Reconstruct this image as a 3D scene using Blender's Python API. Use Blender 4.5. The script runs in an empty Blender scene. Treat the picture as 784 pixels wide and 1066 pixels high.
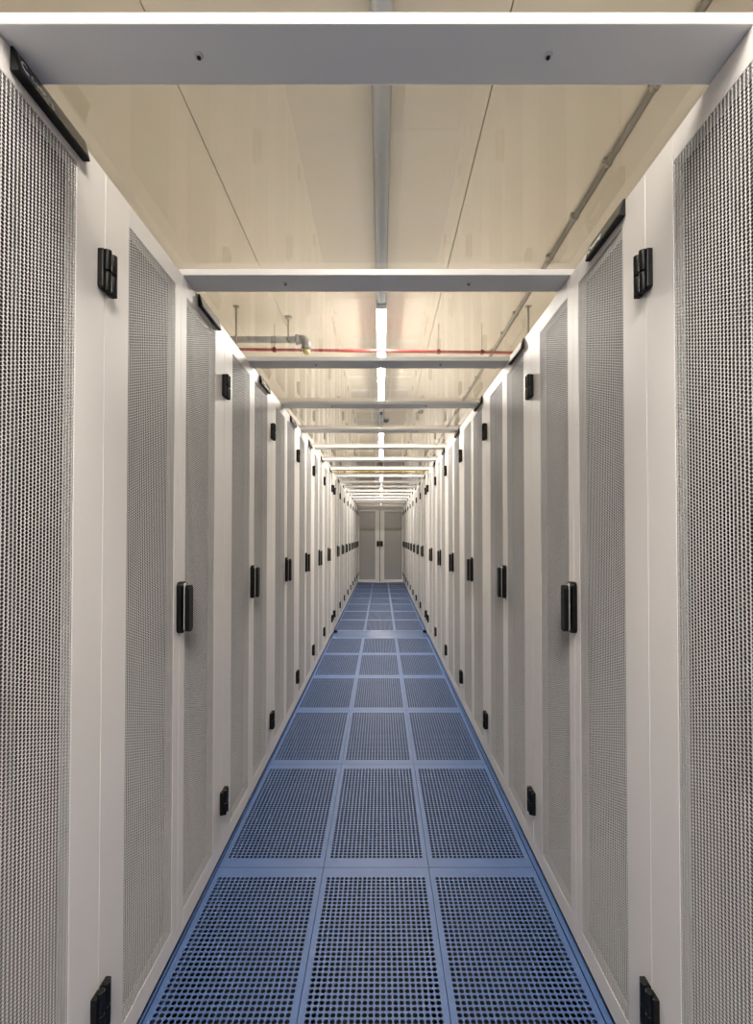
import bpy, bmesh, math, random
from mathutils import Vector, Matrix
random.seed(7)
SC = bpy.context.scene
COL = SC.collection
PI = math.pi

# ------------------------------------------------------------------ frame of the place
H = 1.238                     # camera height
XL, XR = -0.6096, 0.584       # front planes of the two rack rows
CX = (XL + XR) / 2
ZTOP = 2.04                   # rack top
ZC = H + 1.76                 # ceiling
FX = [-0.607, -0.2146, 0.1776, 0.570]   # floor panel joints across the aisle
Y_STRIP0, Y_STRIP1 = 5.796, 6.196
Y_END = 12.60

# ------------------------------------------------------------------ materials
def new_mat(name):
    m = bpy.data.materials.new(name)
    m.use_nodes = True
    nt = m.node_tree
    return m, nt, nt.nodes['Principled BSDF']

def mat(name, rgb, rough=0.5, metal=0.0, spec=0.5, noise=0.0, scale=8.0, bump=0.0, bscale=200.0, coat=0.0, stretch=(1, 1, 1)):
    m, nt, b = new_mat(name)
    b.inputs['Roughness'].default_value = rough
    b.inputs['Metallic'].default_value = metal
    b.inputs['Specular IOR Level'].default_value = spec
    b.inputs['Coat Weight'].default_value = coat
    b.inputs['Base Color'].default_value = (*rgb, 1)
    tc = nt.nodes.new('ShaderNodeTexCoord')
    mp = nt.nodes.new('ShaderNodeMapping')
    mp.inputs['Scale'].default_value = stretch
    nt.links.new(tc.outputs['Object'], mp.inputs['Vector'])
    if noise > 0:
        n = nt.nodes.new('ShaderNodeTexNoise')
        n.inputs['Scale'].default_value = scale
        n.inputs['Detail'].default_value = 4
        r = nt.nodes.new('ShaderNodeValToRGB')
        r.color_ramp.elements[0].position = 0.3
        r.color_ramp.elements[1].position = 0.7
        r.color_ramp.elements[0].color = (*[c * (1 - noise) for c in rgb], 1)
        r.color_ramp.elements[1].color = (*[min(1, c * (1 + noise)) for c in rgb], 1)
        nt.links.new(mp.outputs['Vector'], n.inputs['Vector'])
        nt.links.new(n.outputs['Fac'], r.inputs['Fac'])
        nt.links.new(r.outputs['Color'], b.inputs['Base Color'])
    if bump > 0:
        n2 = nt.nodes.new('ShaderNodeTexNoise')
        n2.inputs['Scale'].default_value = bscale
        bp = nt.nodes.new('ShaderNodeBump')
        bp.inputs['Strength'].default_value = bump
        bp.inputs['Distance'].default_value = 0.002
        nt.links.new(mp.outputs['Vector'], n2.inputs['Vector'])
        nt.links.new(n2.outputs['Fac'], bp.inputs['Height'])
        nt.links.new(bp.outputs['Normal'], b.inputs['Normal'])
    return m

def mat_emit(name, rgb, strength):
    m, nt, b = new_mat(name)
    b.inputs['Base Color'].default_value = (0.9, 0.9, 0.9, 1)
    b.inputs['Emission Color'].default_value = (*rgb, 1)
    b.inputs['Emission Strength'].default_value = strength
    return m

def mat_glass(name, tint, ior=1.5, rough=0.0):
    m, nt, b = new_mat(name)
    nt.nodes.remove(b)
    out = nt.nodes['Material Output']
    tr = nt.nodes.new('ShaderNodeBsdfTransparent')
    tr.inputs['Color'].default_value = (*tint, 1)
    gl = nt.nodes.new('ShaderNodeBsdfGlossy')
    gl.inputs['Roughness'].default_value = rough
    fr = nt.nodes.new('ShaderNodeFresnel')
    fr.inputs['IOR'].default_value = ior
    mx = nt.nodes.new('ShaderNodeMixShader')
    # both faces of the thin pane reflect: 2F / (1 + F), counted once at the entry face
    ge = nt.nodes.new('ShaderNodeNewGeometry')
    def math_(op, a, b):
        n = nt.nodes.new('ShaderNodeMath'); n.operation = op
        for i, q in enumerate((a, b)):
            if isinstance(q, (int, float)): n.inputs[i].default_value = q
            else: nt.links.new(q, n.inputs[i])
        return n.outputs[0]
    F = fr.outputs['Fac']
    both = math_('DIVIDE', math_('MULTIPLY', F, 2.0), math_('ADD', F, 1.0))
    front = math_('SUBTRACT', 1.0, ge.outputs['Backfacing'])
    nt.links.new(math_('MULTIPLY', both, front), mx.inputs['Fac'])
    nt.links.new(tr.outputs['BSDF'], mx.inputs[1])
    nt.links.new(gl.outputs['BSDF'], mx.inputs[2])
    nt.links.new(mx.outputs['Shader'], out.inputs['Surface'])
    return m

M_WHITE = mat('rack_white', (0.70, 0.665, 0.63), 0.42, noise=0.015, scale=3, bump=0.03, bscale=350)
M_MESH = mat('mesh_white', (0.60, 0.585, 0.56), 0.45)
M_MESHSHADE = mat('mesh_hole_shade', (0.36, 0.35, 0.34), 0.5)  # shade inside the door holes, painted on their walls as darker grey
M_DARK = mat('rack_inside', (0.012, 0.012, 0.0115), 0.6)
M_RAIL = mat('rack_rail', (0.10, 0.10, 0.10), 0.5, 0.6)
M_BLACK = mat('black_plastic', (0.004, 0.004, 0.004), 0.4, spec=0.25)
M_PLINTH = mat('plinth_black', (0.008, 0.008, 0.01), 0.6)
M_CHROME = mat('grey_metal', (0.42, 0.43, 0.43), 0.35, 0.7)
M_GLINT_SCREW = mat('handle_glint_screw_grey', (0.50, 0.50, 0.50), 0.35)  # painted lit edge of the handle lever; also the grey of the screw rings
M_INSERT = mat('blank_insert', (0.34, 0.33, 0.32), 0.2)
M_PLATE = mat('plate_black', (0.018, 0.016, 0.012), 0.03)
M_PLATE.node_tree.nodes['Principled BSDF'].inputs['IOR'].default_value = 2.1
M_TEXT = mat('lettering_white', (0.75, 0.75, 0.75), 0.5)
M_BLUE = mat('floor_blue', (0.052, 0.098, 0.225), 0.48, spec=0.35, noise=0.08, scale=9, bump=0.05, bscale=120)
M_BLUE2 = mat('floor_blue_plain', (0.062, 0.112, 0.24), 0.25, spec=0.4, noise=0.06, scale=6)
M_HOLESHADE = mat('cut_steel', (0.03, 0.033, 0.04), 0.6)  # near-black hole walls of the floor panels: shade put into the colour
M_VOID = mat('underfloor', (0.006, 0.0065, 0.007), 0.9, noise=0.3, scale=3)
M_STEEL = mat('stringer_steel', (0.14, 0.14, 0.14), 0.5, 0.7)
M_CEIL = mat('ceiling_beige', (0.80, 0.735, 0.60), 0.38, noise=0.02, scale=2.0)
M_SEAM = mat('seam_dark', (0.03, 0.025, 0.02), 0.9)
M_WALL = mat('wall_beige', (0.60, 0.54, 0.44), 0.6, noise=0.03, scale=2)
M_BEAM = mat('beam_white', (0.66, 0.645, 0.62), 0.38, noise=0.01, scale=4)
M_TRUNK = mat('trunk_grey', (0.62, 0.64, 0.64), 0.2, 0.3)
M_HOUSE = mat('lamp_white', (0.72, 0.72, 0.70), 0.4)
M_RED = mat('pipe_red', (0.46, 0.06, 0.05), 0.35)
M_REDD = mat('clip_red', (0.22, 0.02, 0.015), 0.5)
M_PIPE = mat('pipe_grey', (0.20, 0.195, 0.18), 0.45, noise=0.1, scale=12)
M_ROD = mat('rod_zinc', (0.36, 0.33, 0.28), 0.4, 0.6)
M_BRASS = mat('brass', (0.50, 0.36, 0.12), 0.45, 0.7)
M_COND = mat('conduit_grey', (0.24, 0.22, 0.17), 0.5)
M_YELLOW = mat('duct_yellow', (1.0, 0.62, 0.02), 0.45)
M_SENSOR = mat('sensor_dark', (0.05, 0.05, 0.05), 0.4)
M_GLASS = mat_glass('clear_roof', (0.97, 0.97, 0.955), 1.46)
M_DOORGLASS = mat('door_glass', (0.36, 0.345, 0.33), 0.22)
M_DOORGLASS.node_tree.nodes['Principled BSDF'].inputs['Alpha'].default_value = 0.75
M_TUBE = mat_emit('tube_light', (1.0, 0.94, 0.88), 300.0)

# ------------------------------------------------------------------ mesh helpers
class MB:
    def __init__(self):
        self.v, self.f, self.m, self.s = [], [], [], []
    def face(self, idx, mi=0, smooth=False):
        self.f.append(tuple(idx)); self.m.append(mi); self.s.append(smooth)
    def box(self, x0, x1, y0, y1, z0, z1, mi=0):
        b = len(self.v)
        self.v += [(x0, y0, z0), (x1, y0, z0), (x1, y1, z0), (x0, y1, z0), (x0, y0, z1), (x1, y0, z1), (x1, y1, z1), (x0, y1, z1)]
        for q in ((0, 3, 2, 1), (4, 5, 6, 7), (0, 1, 5, 4), (1, 2, 6, 5), (2, 3, 7, 6), (3, 0, 4, 7)):
            self.face([b + i for i in q], mi)
        return self
    def tube(self, pts, r, n=12, mi=0, caps=True):
        pts = [Vector(p) for p in pts]
        rings = []
        up = None
        for i, p in enumerate(pts):
            if i == 0: d = pts[1] - pts[0]
            elif i == len(pts) - 1: d = pts[-1] - pts[-2]
            else: d = (pts[i + 1] - p).normalized() + (p - pts[i - 1]).normalized()
            d.normalize()
            if up is None:
                up = Vector((0, 0, 1)) if abs(d.z) < 0.9 else Vector((1, 0, 0))
            a = d.cross(up).normalized(); b2 = a.cross(d).normalized(); up = b2
            rr = r[i] if isinstance(r, (list, tuple)) else r
            base = len(self.v)
            for k in range(n):
                t = 2 * PI * k / n
                self.v.append(tuple(p + a * (math.cos(t) * rr) + b2 * (math.sin(t) * rr)))
            rings.append(base)
        for i in range(len(rings) - 1):
            for k in range(n):
                k2 = (k + 1) % n
                self.face((rings[i] + k, rings[i] + k2, rings[i + 1] + k2, rings[i + 1] + k), mi, True)
        if caps:
            self.face([rings[0] + k for k in range(n)][::-1], mi)
            self.face([rings[-1] + k for k in range(n)], mi)
        return self
    def prism(self, prof, axis, a0, a1, mi=0, smooth=False):
        """extrude a closed 2-D profile along axis ('y': profile is x,z)."""
        b = len(self.v); n = len(prof)
        for a in (a0, a1):
            for (p, q) in prof:
                self.v.append({'y': (p, a, q), 'x': (a, p, q), 'z': (p, q, a)}[axis])
        for i in range(n):
            j = (i + 1) % n
            self.face((b + i, b + j, b + n + j, b + n + i), mi, smooth)
        self.face([b + i for i in range(n)][::-1], mi); self.face([b + n + i for i in range(n)], mi)
        return self
    def build(self, name, mats, parent=None, bevel=0.0, seg=2, fix=True):
        me = bpy.data.meshes.new(name)
        me.from_pydata(self.v, [], self.f)
        if not isinstance(mats, (list, tuple)): mats = [mats]
        for m in mats: me.materials.append(m)
        me.polygons.foreach_set('material_index', self.m)
        me.polygons.foreach_set('use_smooth', self.s)
        if fix or bevel > 0:
            bm = bmesh.new(); bm.from_mesh(me)
            if fix: bmesh.ops.recalc_face_normals(bm, faces=bm.faces)
            if bevel > 0:
                es = [e for e in bm.edges if len(e.link_faces) == 2 and e.calc_face_angle(0) > 0.6]
                bmesh.ops.bevel(bm, geom=es, offset=bevel, segments=seg, profile=0.5, affect='EDGES', clamp_overlap=True)
            bm.to_mesh(me); bm.free()
        me.update()
        o = bpy.data.objects.new(name, me)
        COL.objects.link(o)
        if parent: o.parent = parent
        return o

def tag(o, label=None, cat=None, group=None, kind=None):
    if label: o['label'] = label
    if cat: o['category'] = cat
    if group: o['group'] = group
    if kind: o['kind'] = kind
    return o

def empty(name, loc, label, cat, group=None, rz=0.0):
    o = bpy.data.objects.new(name, None)
    o.empty_display_size = 0.1
    COL.objects.link(o)
    o.location = loc; o.rotation_euler = (0, 0, rz)
    return tag(o, label, cat, group)

def copy_tree(o, parent=None):
    c = o.copy(); COL.objects.link(c)
    if parent: c.parent = parent
    for ch in list(o.children): copy_tree(ch, c)
    return c

ORD = ['', 'first', 'second', 'third', 'fourth', 'fifth', 'sixth', 'seventh', 'eighth', 'ninth', 'tenth', 'eleventh', 'twelfth',
       'thirteenth', 'fourteenth', 'fifteenth', 'sixteenth', 'seventeenth', 'eighteenth']

def perforate(mb, u0, v0, nu, nv, pu, pv, hu, hv, n, stagger, P, depth, mi=0, mw=0):
    """cells of pu x pv, each with an n-sided hole hu x hv (half sizes); P(u, v, d) gives the 3-D point."""
    for i in range(nu):
        off = pv / 2 if (stagger and i % 2) else 0.0
        cu = u0 + (i + 0.5) * pu
        rows = nv - 1 if (stagger and i % 2) else nv
        for j in range(rows):
            cv = v0 + (j + 0.5) * pv + off
            if n == 6:
                out = [(-.5, 0), (-.5, .5), (.5, .5), (.5, 0), (.5, -.5), (-.5, -.5)]
                inn = [(-1, 0), (-.5, 1), (.5, 1), (1, 0), (.5, -1), (-.5, -1)]
            else:
                out = [(-.5, 0), (-.5, .5), (0, .5), (.5, .5), (.5, 0), (.5, -.5), (0, -.5), (-.5, -.5)]
                c = 0.76
                inn = [(-1, 0), (-c, c), (0, 1), (c, c), (1, 0), (c, -c), (0, -1), (-c, -c)]
            b = len(mb.v)
            for (a, e) in out: mb.v.append(P(cu + a * pu, cv + e * pv, 0))
            for (a, e) in inn: mb.v.append(P(cu + a * hu, cv + e * hv, 0))
            for (a, e) in inn: mb.v.append(P(cu + a * hu, cv + e * hv, depth))
            for k in range(n):
                k2 = (k + 1) % n
                mb.face((b + k, b + k2, b + n + k2, b + n + k), mi)
                mb.face((b + n + k, b + n + k2, b + 2 * n + k2, b + 2 * n + k), mw)

# ------------------------------------------------------------------ the room
def build_room():
    X0, X1, Y0, Y1 = -4.6, 4.6, -2.6, 22.0
    f = MB()
    f.box(X0, FX[0] - .003, Y0, Y1, -.04, 0, 0)
    f.box(FX[3] + .003, X1, Y0, Y1, -.04, 0, 0)
    f.box(FX[0] - .003, FX[3] + .003, Y0, .99, -.04, 0, 0)
    f.box(FX[0] - .003, FX[3] + .003, Y_END, Y1, -.04, 0, 0)
    f.box(X0, X1, Y0, Y1, -.60, -.50, 1)
    tag(f.build('floor', [M_BLUE2, M_VOID]), kind='structure')
    # stringers that carry the panels
    s = MB()
    for x in FX: s.box(x - .016, x + .016, .99, Y_END, -.062, -.0325)
    ys = [.994 + .8 * k for k in range(7)] + [Y_STRIP1 + .8 * k for k in range(9)]
    for y in ys: s.box(FX[0], FX[3], y - .016, y + .016, -.062, -.0325)
    for y in ys:
        for x in FX: s.tube([(x, y, -.5), (x, y, -.062)], .012, 8)
    tag(s.build('floor_stringers', M_STEEL), kind='structure')
    c = MB()
    seam = [-0.794 - 1.2296 * k for k in (3, 2, 1, 0)] + [0.4356 + 1.2296 * k for k in range(4)]
    xs = [X0] + [x for x in seam if X0 + .1 < x < X1 - .1] + [X1]
    for a, b in zip(xs[:-1], xs[1:]):
        c.box(a + .0025, b - .0025, Y0, Y1, ZC, ZC + .06, 0)
    c.box(X0, X1, Y0, Y1, ZC + .02, ZC + .1, 1)
    tag(c.build('ceiling', [M_CEIL, M_SEAM]), kind='structure')
    for nm, b in (('wall_left', (X0 - .1, X0, Y0, Y1)), ('wall_right', (X1, X1 + .1, Y0, Y1)),
                  ('wall_back', (X0, X1, Y0 - .1, Y0)), ('wall_far', (X0, X1, Y1, Y1 + .1))):
        tag(MB().box(*b, -.6, ZC + .1).build(nm, M_WALL), kind='structure')

build_room()

# ------------------------------------------------------------------ floor panels
def build_floor():
    W, D = (FX[1] - FX[0]) - .0022, .8 - .0022
    nu, nv, p = 22, 43, .0163
    mb = MB()
    gu, gv = nu * p / 2, nv * p / 2
    perforate(mb, -gu, -gv, nu, nv, p, p, .0066, .0064, 8, False, lambda u, v, d: (u, v, -d), .003, 0, 1)
    # solid margin round the holes, skirt below
    def quad(x0, x1, y0, y1):
        b = len(mb.v); mb.v.extend([(x0, y0, 0), (x1, y0, 0), (x1, y1, 0), (x0, y1, 0)]); mb.face((b, b + 1, b + 2, b + 3))
    w, d = W / 2, D / 2
    quad(-w, w, -d, -gv); quad(-w, w, gv, d); quad(-w, -gu, -gv, gv); quad(gu, w, -gv, gv)
    b = len(mb.v)
    for z in (0, -.032):
        mb.v.extend([(-w, -d, z), (w, -d, z), (w, d, z), (-w, d, z)])
    for i in range(4):
        j = (i + 1) % 4
        mb.face((b + 4 + i, b + 4 + j, b + j, b + i))
    # lip that sits on the stringers
    for (x0, x1, y0, y1) in ((-w, w, -d, -d + .015), (-w, w, d - .015, d), (-w, -w + .015, -d, d), (w - .015, w, -d, d)):
        mb.box(x0, x1, y0, y1, -.0322, -.0302)
    proto = mb.build('perforated_floor_panel', [M_BLUE, M_HOLESHADE], fix=False)
    rows = [(.994 + .8 * k, 'n', k) for k in range(6)] + [(Y_STRIP1 + .8 * k, 'f', k) for k in range(8)]
    cols = [(0, 'left'), (1, 'middle'), (2, 'right')]
    used = False
    for (y, g, k) in rows:
        for (c, cn) in cols:
            o = proto if not used else copy_tree(proto)
            used = True
            o.location = ((FX[c] + FX[c + 1]) / 2, y + .4, 0)
            if g == 'n':
                r = 6 - k
                lab = f'perforated blue floor panel, {cn} column, {ORD[r]} row before the plain strip'
            else:
                lab = f'perforated blue floor panel, {cn} column, {ORD[8 - k]} row out from the end doors'
            tag(o, lab, 'floor panel', 'perforated blue floor panels', 'thing')
    st = MB().box(FX[0], FX[3], Y_STRIP0 + .001, Y_STRIP1 - .001, -.032, 0).build('plain_floor_strip', M_BLUE2, bevel=.001)
    tag(st, 'plain unperforated blue floor strip crossing the aisle halfway along', 'floor panel', None, 'thing')

build_floor()

# ------------------------------------------------------------------ server racks
def make_rack():
    """front plane x = 0 facing +x, body towards -x, width along y, base at z = 0."""
    root = empty('server_rack', (0, 0, 0), 'x', 'server rack')
    hw, dep = .3992, 1.08
    c = MB()
    xf = -.034
    c.box(-dep, xf, -hw, hw, ZTOP - .03, ZTOP, 0)                 # roof
    c.box(-dep, xf, -hw, hw, .02, .05, 0)                         # base
    for s in (-1, 1):
        y0, y1 = sorted((s * hw, s * (hw - .022)))
        c.box(-dep, xf, y0, y1, .05, ZTOP - .03, 0)
        y0, y1 = sorted((s * (hw - .0225), s * (hw - .024)))
        c.box(-dep + .02, xf - .002, y0, y1, .05, ZTOP - .03, 1)  # dark lining
    c.box(-dep, -dep + .02, -hw + .022, hw - .022, .05, ZTOP - .03, 1)
    c.box(-dep + .02, xf - .002, -hw + .024, hw - .024, ZTOP - .033, ZTOP - .0305, 1)
    c.box(-dep + .02, xf - .002, -hw + .024, hw - .024, .0505, .053, 1)
    c.build('cabinet', [M_WHITE, M_DARK], root)
    MB().box(-dep + .03, -.02, -hw + .002, hw - .002, 0, .02).build('plinth', M_PLINTH, root)
    for s in (-1, 1):
        r = MB()
        r.box(-.16, -.12, s * .30 - .012, s * .30 + .012, .053, ZTOP - .033)
        r.build('mounting_rail', M_RAIL, root)
    ZB, ZT = .022, ZTOP                       # door leaf
    MZ0, MZ1 = .085, 1.985                    # perforated field
    for s in (-1, 1):
        ya, yb = .0009, hw                    # inner and outer edge of the leaf
        ma, mb_ = .040, .300                  # field
        d = MB()
        def bar(y0, y1, z0, z1, x0=-.024, x1=0.0):
            a, b = sorted((s * y0, s * y1)); d.box(x0, x1, a, b, z0, z1)
        bar(ya, ma, ZB, ZT); bar(mb_, yb, ZB, ZT)
        bar(ma, mb_, MZ1, ZT); bar(ma, mb_, ZB, MZ0)
        door = d.build('door', M_WHITE, root, bevel=.0008, seg=1)
        if s < 0: door_l = door
        pu, pv = .0086, .0067
        nu = int((mb_ - ma + .008) / pu); nv = int((MZ1 - MZ0 + .010) / pv)
        key = 'L' if s < 0 else 'R'
        m = MB()
        u0 = (ma + mb_) / 2 - nu * pu / 2; v0 = (MZ0 + MZ1) / 2 - nv * pv / 2
        perforate(m, u0, v0, nu, nv, pu, pv, .00400, .00302, 6, True, lambda u, v, dd: (-.0006 - dd, u * s, v), .0011, 0, 1)
        m.build('mesh_panel', [M_MESH, M_MESHSHADE], door, fix=False)
        for z in (.222, 1.815):
            h = MB()
            a, b = sorted((s * (yb - .028), s * (yb - .001)))
            h.box(0, .013, a, b, z - .042, z + .042)
            ym = s * (yb - .010)
            h.tube([(.012, ym, z - .046), (.012, ym, z - .003)], .009, 10)
            h.tube([(.012, ym, z + .000), (.012, ym, z + .046)], .009, 10)
            h.build('hinge', M_BLACK, door, bevel=.002)
    # swing handle on the meeting stiles
    zc, hh = 1.022, .077
    h = MB()
    def rr(y0, y1, z0, z1, r, n=5):
        pts = []
        for (cy, cz, a0) in ((y1 - r, z1 - r, 0), (y0 + r, z1 - r, 90), (y0 + r, z0 + r, 180), (y1 - r, z0 + r, 270)):
            for k in range(n + 1):
                a = math.radians(a0 + 90 * k / n); pts.append((cy + r * math.cos(a), cz + r * math.sin(a)))
        return pts
    h.prism(rr(-.0225, .0225, zc - hh, zc + hh, .014), 'x', 0, .014, 0)
    h.prism(rr(-.0130, .0130, zc - hh + .010, zc + hh - .014, .010), 'x', .0142, .0188, 0)
    h.prism(rr(-.0158, .0158, zc - hh + .004, zc + hh - .010, .012), 'x', .0188, .0237, 2)  # pale band standing in for the lit edge of the lever
    h.prism(rr(-.0155, .0155, zc - hh + .004, zc + hh - .010, .012), 'x', .0237, .036, 0)
    h.tube([(.013, 0, zc + hh - .012), (.024, 0, zc + hh - .012)], .008, 12, 1)
    h.build('handle', [M_BLACK, M_CHROME, M_GLINT_SCREW], door_l, bevel=.0015)
    # name plate clipped to the top of the far leaf
    p = MB()
    tilt = -.010
    p.prism([(.001, 2.001), (.0155, 2.001), (.0155, 2.0035), (.0155 + tilt, 2.0415), (.001, 2.0415)], 'y', .127, .319)
    pl = p.build('name_plate', M_BLACK, root, bevel=.0006)
    g = MB()
    g.prism([(.0150, 2.006), (.0160, 2.006), (.0160 + tilt * .89, 2.040), (.0150 + tilt * .89, 2.040)], 'y', .132, .316)
    g.build('insert', M_PLATE, pl)
    cu = bpy.data.curves.new('lettering', 'FONT')
    cu.body = 'conteg'; cu.size = .019; cu.extrude = .0003; cu.space_character = 1.1
    cu.materials.append(M_TEXT)
    tf = bpy.data.objects.new('lettering_curve', cu); COL.objects.link(tf)
    bpy.context.view_layer.update()
    tme = bpy.data.meshes.new_from_object(tf.evaluated_get(bpy.context.evaluated_depsgraph_get()))
    bpy.data.objects.remove(tf); bpy.data.curves.remove(cu)
    if not tme.materials: tme.materials.append(M_TEXT)
    t = bpy.data.objects.new('lettering', tme); COL.objects.link(t); t.parent = pl
    ang = math.atan2(tilt * .89, .034)
    # text plane: right = +y, up along the sloped plate, normal +x
    upv = Vector((math.sin(ang), 0, math.cos(ang))); rt = Vector((0, 1, 0)); nn = rt.cross(upv)
    o0 = Vector((.0160, .158, 2.006)) + upv * .0095 + nn * .0004
    t.matrix_local = Matrix((( rt.x, upv.x, nn.x, o0.x), (rt.y, upv.y, nn.y, o0.y), (rt.z, upv.z, nn.z, o0.z), (0, 0, 0, 1)))
    # round emblem before the word
    e = MB()
    cy, ev, r0, r1, n = .146, .0165, .0095, .0060, 20
    for k in range(n + 1):
        a = math.radians(45 + 270 * k / n)
        for r in (r0, r1):
            pt = Vector((.0160, cy, 2.006)) + rt * (r * math.cos(a)) + upv * (ev + r * math.sin(a)) + nn * .0007
            e.v.append(tuple(pt))
    for k in range(n): e.face((2 * k, 2 * k + 1, 2 * k + 3, 2 * k + 2))
    e.build('emblem', M_TEXT, pl, fix=False)
    return root

proto = make_rack()
first = True
near_c = [1.44 + .8 * k for k in range(-1, 6)]       # centres in front of the halfway pillars
far_c = [Y_STRIP1 - .016 + .4 + .8 * k for k in range(8)]
for side, x, rz in (('left', XL, 0.0), ('right', XR, PI)):
    for i, y in enumerate(near_c + far_c):
        o = proto if first else copy_tree(proto)
        first = False
        o.location = (x, y, 0); o.rotation_euler = (0, 0, rz)
        if i < 7:
            n = 7 - i
            lab = f'white server rack, {side} row, {ORD[n]} on the near side of the halfway pillar'
        else:
            lab = f'white server rack, {side} row, {ORD[8 - (i - 7)]} out from the end doors'
        tag(o, lab, 'server rack', f'server racks of the {side} row')

# two racks carry a blank light insert in their name plate
for o in [q for q in COL.objects if q.parent is None]:
    if o.parent is None and o.name.startswith('server_rack'):
        if (o.location.x < 0 and abs(o.location.y - 1.44) < .01) or (o.location.x > 0 and abs(o.location.y - 2.24) < .01):
            for pl in o.children:
                if pl.name.startswith('name_plate'):
                    for ch in list(pl.children):
                        if ch.name.startswith('insert'):
                            ch.material_slots[0].link = 'OBJECT'; ch.material_slots[0].material = M_INSERT
                        else:
                            bpy.data.objects.remove(ch)

# halfway pillars between the rack groups
def make_pillar():
    root = empty('aisle_pillar', (0, 0, 0), 'x', 'pillar')
    hw = (Y_STRIP1 - .016 - 5.84) / 2 - .0015
    c = MB()
    c.box(-.6, -.004, -hw, hw, 0.012, ZTOP)
    c.box(-.004, .006, -hw + .05, hw - .05, .02, ZTOP - .01)
    c.build('column_panel', M_WHITE, root, bevel=.002)
    MB().box(-.58, -.02, -hw, hw, 0, .012).build('plinth', M_PLINTH, root)
    for z, dz in ((.265, -1), (1.785, 1)):
        h = MB()
        h.box(.0062, .034, -.03, .018, z - .030, z + .030)
        h.box(.0062, .022, -.048, -.032, z + dz * .045 - .04, z + dz * .045 + .04)
        h.build('pivot_hinge', M_BLACK, root, bevel=.003)
    f = MB().box(.0065, .05, .06, .11, 0, .035); f.build('floor_stop', M_BLACK, root, bevel=.004)
    return root
pp = make_pillar()
yc = (5.84 + Y_STRIP1 - .016) / 2
pp.location = (XL, yc, 0)
tag(pp, 'white blank pillar halfway along the left rack row, black pivot hinges', 'pillar', 'halfway pillars', 'thing')
pr = copy_tree(pp); pr.location = (XR, yc, 0); pr.rotation_euler = (0, 0, PI)
for ch in pr.children:
    if ch.name.startswith('pivot') or ch.name.startswith('floor'):
        ch.scale = (1, -1, 1)
tag(pr, 'white blank pillar halfway along the right rack row, black pivot hinges', 'pillar', 'halfway pillars', 'thing')

# ------------------------------------------------------------------ end doors
def end_doors():
    y = Y_END
    xm = -.0355
    hd = MB()
    hd.box(XL - .05, XR + .05, y + .0, y + .06, 1.925, 2.055)
    hd.box(XL + .004, XR - .004, y - .03, y, 1.925, 2.04)
    hd.box(XL + .004, XR - .004, y - .045, y - .03, 2.0, 2.035)
    hd.box(XL - .05, XL - .004, y, y + .06, 0, 1.925); hd.box(XR + .004, XR + .05, y, y + .06, 0, 1.925)
    tag(hd.build('door_frame', M_WHITE, bevel=.003), 'white header and jambs framing the double doors closing the aisle', 'door frame')
    for s, x0, x1, nm in ((-1, XL + .003, xm - .002, 'left'), (1, xm + .002, XR - .003, 'right')):
        root = empty('aisle_door', ((x0 + x1) / 2, y, 0), f'{nm} leaf of the glazed white double doors at the aisle end', 'door', 'end doors of the aisle')
        w = (x1 - x0) / 2
        a = .035; b = .125                      # outer stile, meeting stile
        xa, xb = (-w + a, w - b) if s < 0 else (-w + b, w - a)
        d = MB()
        d.box(-w, xa, 0, .04, .015, 1.92); d.box(xb, w, 0, .04, .015, 1.92)
        d.box(xa, xb, 0, .04, .015, .085); d.box(xa, xb, 0, .04, 1.875, 1.92)
        d.build('leaf_frame', M_WHITE, root, bevel=.003)
        g = MB().box(xa - .004, xb + .004, .016, .022, .08, 1.88).build('glass_pane', M_DOORGLASS, root)
        MB().box(xa, xb, .008, .0155, 1.365, 1.44).build('mid_rail', M_COND, root)
        e = MB()
        for (q0, q1, z0, z1) in ((xa, xa + .008, .085, 1.875), (xb - .008, xb, .085, 1.875), (xa, xb, .085, .093), (xa, xb, 1.867, 1.875)):
            e.box(q0, q1, .006, .015, z0, z1)
        q0, q1 = (w - .009, w) if s < 0 else (-w, -w + .009)
        e.box(q0, q1, -.003, -.0002, .02, 1.92)
        e.build('gasket', M_BLACK, root)
        hx = w - .005 if s < 0 else -w + .005
        h = MB()
        p0, p1 = (hx - .075, hx) if s < 0 else (hx, hx + .075)
        h.box(p0, p1, -.03, 0, .95, 1.09); 
        h.box(p0 + .02, p1 - .02, -.05, -.03, .965, 1.075)
        h.build('handle', M_BLACK, root, bevel=.005)
end_doors()

# ------------------------------------------------------------------ crossbeams and clear roof panels
BY = [1.4535 + .72 * k for k in range(-1, 16)]
bw = .102
zb0, zb1 = ZTOP + .001, ZTOP + .0205
def make_beam():
    root = empty('crossbeam', (0, 0, 0), 'x', 'crossbeam')
    xa, xb = XL - .055 - CX, XR + .055 - CX
    b = MB()
    b.box(xa, xb, 0, bw, 0, zb1 - zb0)
    b.build('channel', M_BEAM, root, bevel=.002)
    for sx in (-.292, .292):
        m = MB()
        m.tube([(sx, bw * .48, .0005), (sx, bw * .48, -.0035)], [.008, .006], 14, 0)
        m.tube([(sx, bw * .48, -.003), (sx, bw * .48, -.0055)], .0035, 8, 1)
        m.build('screw', [M_GLINT_SCREW, M_BLACK], root)
    return root
pb = make_beam()
for i, y in enumerate(BY):
    o = pb if i == 0 else copy_tree(pb)
    o.location = (CX, y, zb0)
    n = len(BY) - i
    lab = f'white crossbeam across the rack tops, {ORD[n]} one from the end doors'
    tag(o, lab, 'crossbeam', 'crossbeams over the aisle', 'thing')

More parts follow.
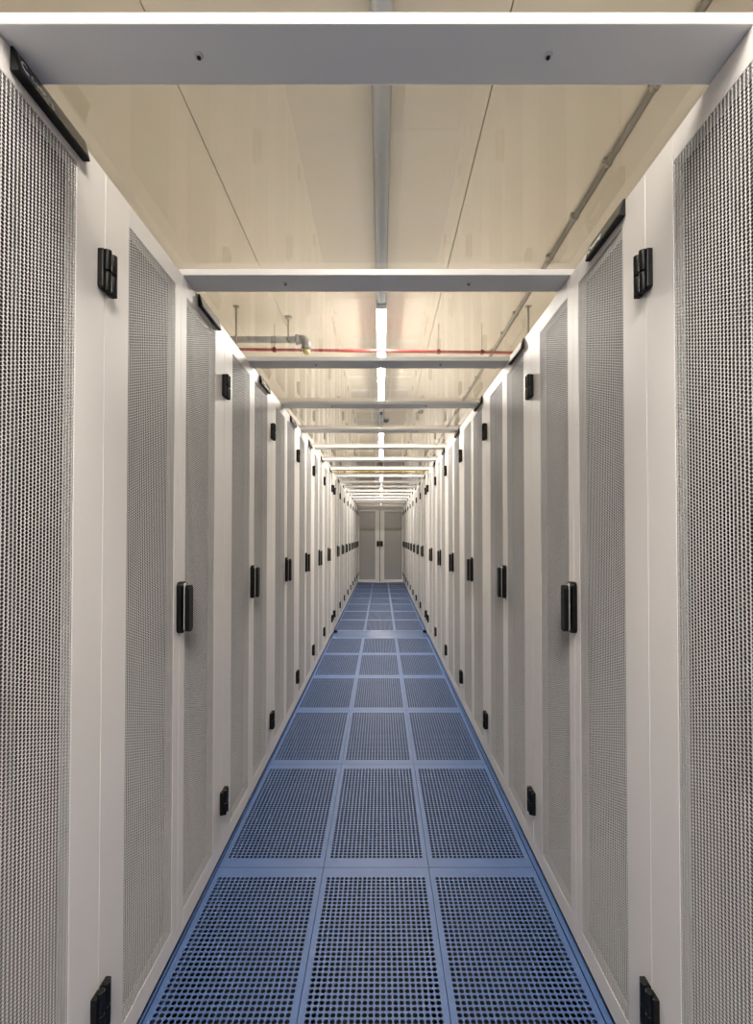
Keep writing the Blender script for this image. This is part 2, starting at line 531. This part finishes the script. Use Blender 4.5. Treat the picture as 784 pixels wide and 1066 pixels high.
pg = MB().box(XL - .04 - CX, XR + .04 - CX, .003, .717, 0, .004).build('roof_panel', M_GLASS)
for i, y in enumerate(BY):
    o = pg if i == 0 else copy_tree(pg)
    o.location = (CX, y + bw / 2, zb1)
    n = len(BY) - i
    if i == len(BY) - 1:
        o.scale = (1, (Y_END + .01 - y - bw / 2) / .72, 1)
        lab = 'clear roof panel between the last crossbeam and the end doors'
    else: lab = f'clear roof panel beyond the {ORD[n]} crossbeam counted from the end doors'
    tag(o, lab, 'roof panel', 'clear roof panels over the aisle', 'thing')

# ------------------------------------------------------------------ lights
ZL = H + 1.66                   # underside of the lamps
LX = .002
tr = MB()
prof = [(-.038, ZC - .001), (-.038, ZL + .05)]
for k in range(9):
    a = PI + PI * k / 8
    prof.append((.038 * math.cos(a), ZL + .05 + .022 * math.sin(a)))
prof += [(.038, ZL + .05), (.038, ZC - .001)]
tr.prism([(LX + p, q) for p, q in prof], 'y', -2.5, 21.9, 0, True)
tro = tr.build('lighting_trunk', M_TRUNK)
tag(tro, 'grey metal lighting trunk running along the ceiling above the aisle centre', 'lighting trunk')

def make_light(L):
    root = empty('ceiling_light', (0, 0, 0), 'x', 'ceiling light')
    h = MB()
    h.box(-.036, .036, 0, L, .026, .0335)
    for sx in (-1, 1):
        a, b = sorted((sx * .0345, sx * .037)); h.box(a, b, 0, L, .014, .034)
    for y0, y1 in ((0, .012), (L - .012, L)): h.box(-.036, .036, y0, y1, -.002, .034)
    h.build('housing', M_HOUSE, root, bevel=.0015)
    d = MB()
    pr = []
    for k in range(13):
        a = PI + PI * k / 12
        pr.append((.034 * math.cos(a), .0185 + .0185 * math.sin(a)))
    d.prism(pr, 'y', .012, L - .012, 0, True)
    d.build('diffuser', M_TUBE, root)
    return root
LIGHTS = [(-2.0, 1.1), (-.68, 1.16), (3.44, .98), (4.65, 1.16), (7.69, 1.08), (9.15, 1.1), (13.0, 1.5), (16.2, 1.4), (19.3, 1.4)]
names = ['lit tube lamp overhead, far behind the first crossbeam', 'lit tube lamp overhead, just before the first crossbeam',
         'lit tube lamp, nearest one in the photo, above the red pipe', 'lit tube lamp just beyond the second crossbeam from the front',
         'lit tube lamp, first one beyond the small trunk sensor', 'lit tube lamp, second one beyond the small trunk sensor',
         'lit tube lamp, first one beyond the yellow duct over the aisle', 'lit tube lamp behind the end doors, nearer of two',
         'lit tube lamp behind the end doors, farther of two']
for (y, L), nm in list(zip(LIGHTS, names)):
    o = make_light(L)
    o.location = (LX, y, ZL - .005)
    tag(o, nm, 'ceiling light', 'lit tube lamps under the trunk')

# sensor on the trunk, domes on the ceiling
s = empty('motion_detector', (LX, 6.35, ZL + .028), 'small grey sensor box with dark lens under the trunk between lit lamps', 'motion detector')
MB().box(-.028, .028, -.10, .10, -.030, 0).build('housing', M_HOUSE, s, bevel=.004)
MB().tube([(0, .02, -.030), (0, .02, -.05), (0, .02, -.066)], [.022, .020, .010], 16).build('lens', M_SENSOR, s)
def detector(x, y, label, dark=False):
    d = empty('smoke_detector', (x, y, ZC), label, 'smoke detector')
    MB().tube([(0, 0, -.001), (0, 0, -.015)], .05, 24).build('base', M_HOUSE, d)
    MB().tube([(0, 0, -.015), (0, 0, -.03), (0, 0, -.05), (0, 0, -.056)], [.042, .042, .03, .015], 24).build('head', M_SENSOR if dark else M_PIPE, d)
detector(.075, 7.15, 'dark dome detector on the ceiling beside the trunk', True)
detector(.555, 6.62, 'grey smoke detector on the ceiling right of the trunk')

# ------------------------------------------------------------------ pipes and conduit
rp = empty('red_pipe', (0, 3.92, H + 1.53), 'thin red detection pipe crossing above the aisle', 'pipe')
MB().tube([(-2.4, 0, .03), (2.4, 0, -.03)], .012, 12).build('pipe', M_RED, rp)
for px in (285, 457, 502.5):
    x = (px - 396.8) / 495 * 3.92
    z = .03 - .06 * (x + 2.4) / 4.8
    c = MB(); c.box(x - .012, x + .012, -.016, .016, z - .016, z + .016); c.tube([(x, 0, z + .016), (x, 0, ZC - H - 1.53 - .001)], .0025, 8, 1)
    c.build('pipe_clip', [M_REDD, M_ROD], rp)

zp = 1.575
gp = empty('extinguishing_pipe', (0, 3.80, H + zp), 'grey extinguishing gas pipe with elbow and brass nozzle, above left racks', 'pipe')
xe = (318.5 - 396.8) / 495 * 3.80
MB().tube([(-2.4, 0, 0), (xe - .05, 0, 0)], .026, 16).build('pipe', M_PIPE, gp)
e = MB()
pts = [(xe - .07, 0, 0), (xe - .035, 0, 0)]
for k in range(1, 7):
    a = math.radians(15 * k); pts.append((xe - .035 + .035 * math.sin(a), 0, -.035 + .035 * math.cos(a)))
pts.append((xe, 0, -.07))
e.tube(pts, .036, 16)
e.tube([(xe - .085, 0, 0), (xe - .06, 0, 0)], .041, 16)
e.tube([(xe, 0, -.060), (xe, 0, -.080)], .041, 16)
e.build('elbow', M_PIPE, gp)
MB().tube([(xe, 0, -.080), (xe, 0, -.10), (xe, 0, -.118)], [.028, .028, .018], 12).build('nozzle', M_BRASS, gp)
xh = (299.5 - 396.8) / 495 * 3.80
hg = MB()
hg.tube([(xh, 0, .02), (xh, 0, ZC - H - zp - .02)], .006, 10)
hg.tube([(xh - .012, 0, 0), (xh + .012, 0, 0)], .026, 16)
hg.tube([(xh, 0, ZC - H - zp - .03), (xh, 0, ZC - H - zp - .001)], [.012, .032], 16)
hg.build('pipe_hanger', M_ROD, gp)

for px, Yr, lab in ((244.8, 3.62, 'thin hanging rod above the left racks'), (551.2, 3.62, 'thin hanging rod above the right racks')):
    x = (px - 396.8) / 495 * Yr
    r = empty('hanging_rod', (x, Yr, ZTOP + .001), lab + ', fixed to the ceiling', 'rod', 'hanging rods')
    MB().tube([(0, 0, .004), (0, 0, ZC - ZTOP - .006)], .007, 10).build('rod', M_ROD, r)
    MB().box(-.022, .022, -.015, .015, ZC - ZTOP - .008, ZC - ZTOP - .001).build('ceiling_plate', M_ROD, r, bevel=.001)
    MB().box(-.03, .03, -.03, .03, 0, .006).build('foot_plate', M_ROD, r, bevel=.001)

xc = .609 * 1.74
cd = empty('conduit', (xc, 0, ZC - .022), 'grey cable conduit clipped along the ceiling above the right racks', 'conduit')
MB().tube([(0, -2.5, 0), (0, 21.8, 0)], .015, 12).build('tube', M_COND, cd)
for k in range(-2, 30):
    y = 2.19 + .38 * k
    c = MB(); c.box(-.024, .024, y - .010, y + .010, .006, .021); c.tube([(0, y - .010, 0), (0, y + .010, 0)], .019, 12)
    c.build('saddle_clip', M_COND, cd, bevel=.001)

def duct(y, z, label):
    d = empty('cable_duct', (0, y, z), label, 'cable duct', 'yellow cable ducts')
    m = MB()
    m.box(-2.6, 2.6, -.075, .075, 0, .005); m.box(-2.6, 2.6, -.075, -.070, .005, .07); m.box(-2.6, 2.6, .070, .075, .005, .07)
    m.build('trough', M_YELLOW, d, bevel=.001)
    for x in (-1.8, -1.0, 1.0, 1.8):
        h = MB(); h.tube([(x, 0, .006), (x, 0, ZC - z - .001)], .006, 8); h.box(x - .015, x + .015, -.07, .07, .0052, .012)
        h.build('hanger', M_ROD, d)
duct(11.0, H + 1.46, 'yellow cable duct crossing above the clear roof before the end doors')
duct(16.6, H + 1.42, 'yellow cable duct crossing beyond the end doors')

# ------------------------------------------------------------------ camera, world, view
w = bpy.data.worlds.new('World'); SC.world = w; w.use_nodes = True
w.node_tree.nodes['Background'].inputs['Color'].default_value = (1, .95, .88, 1)
w.node_tree.nodes['Background'].inputs['Strength'].default_value = 0.05

cam = bpy.data.cameras.new('camera'); co = bpy.data.objects.new('camera', cam); COL.objects.link(co)
F, tilt = 495.0, math.atan(8 / 495.0)
cam.sensor_fit = 'HORIZONTAL'; cam.sensor_width = 36.0
cam.lens = F / 784 * 36
cam.shift_x = -(396.8 - 392) / 784
cam.shift_y = (549.5 - 533) / 784
cam.clip_start = .02; cam.clip_end = 100
co.location = (0, 0, H); co.rotation_euler = (PI / 2 + tilt, 0, 0)
SC.camera = co

vs = SC.view_settings
vs.view_transform = 'Standard'; vs.look = 'None'; vs.gamma = 1; vs.exposure = 0.0; vs.use_curve_mapping = False
SC.cycles.max_bounces = 10; SC.cycles.diffuse_bounces = 6; SC.cycles.glossy_bounces = 5
SC.cycles.transparent_max_bounces = 24
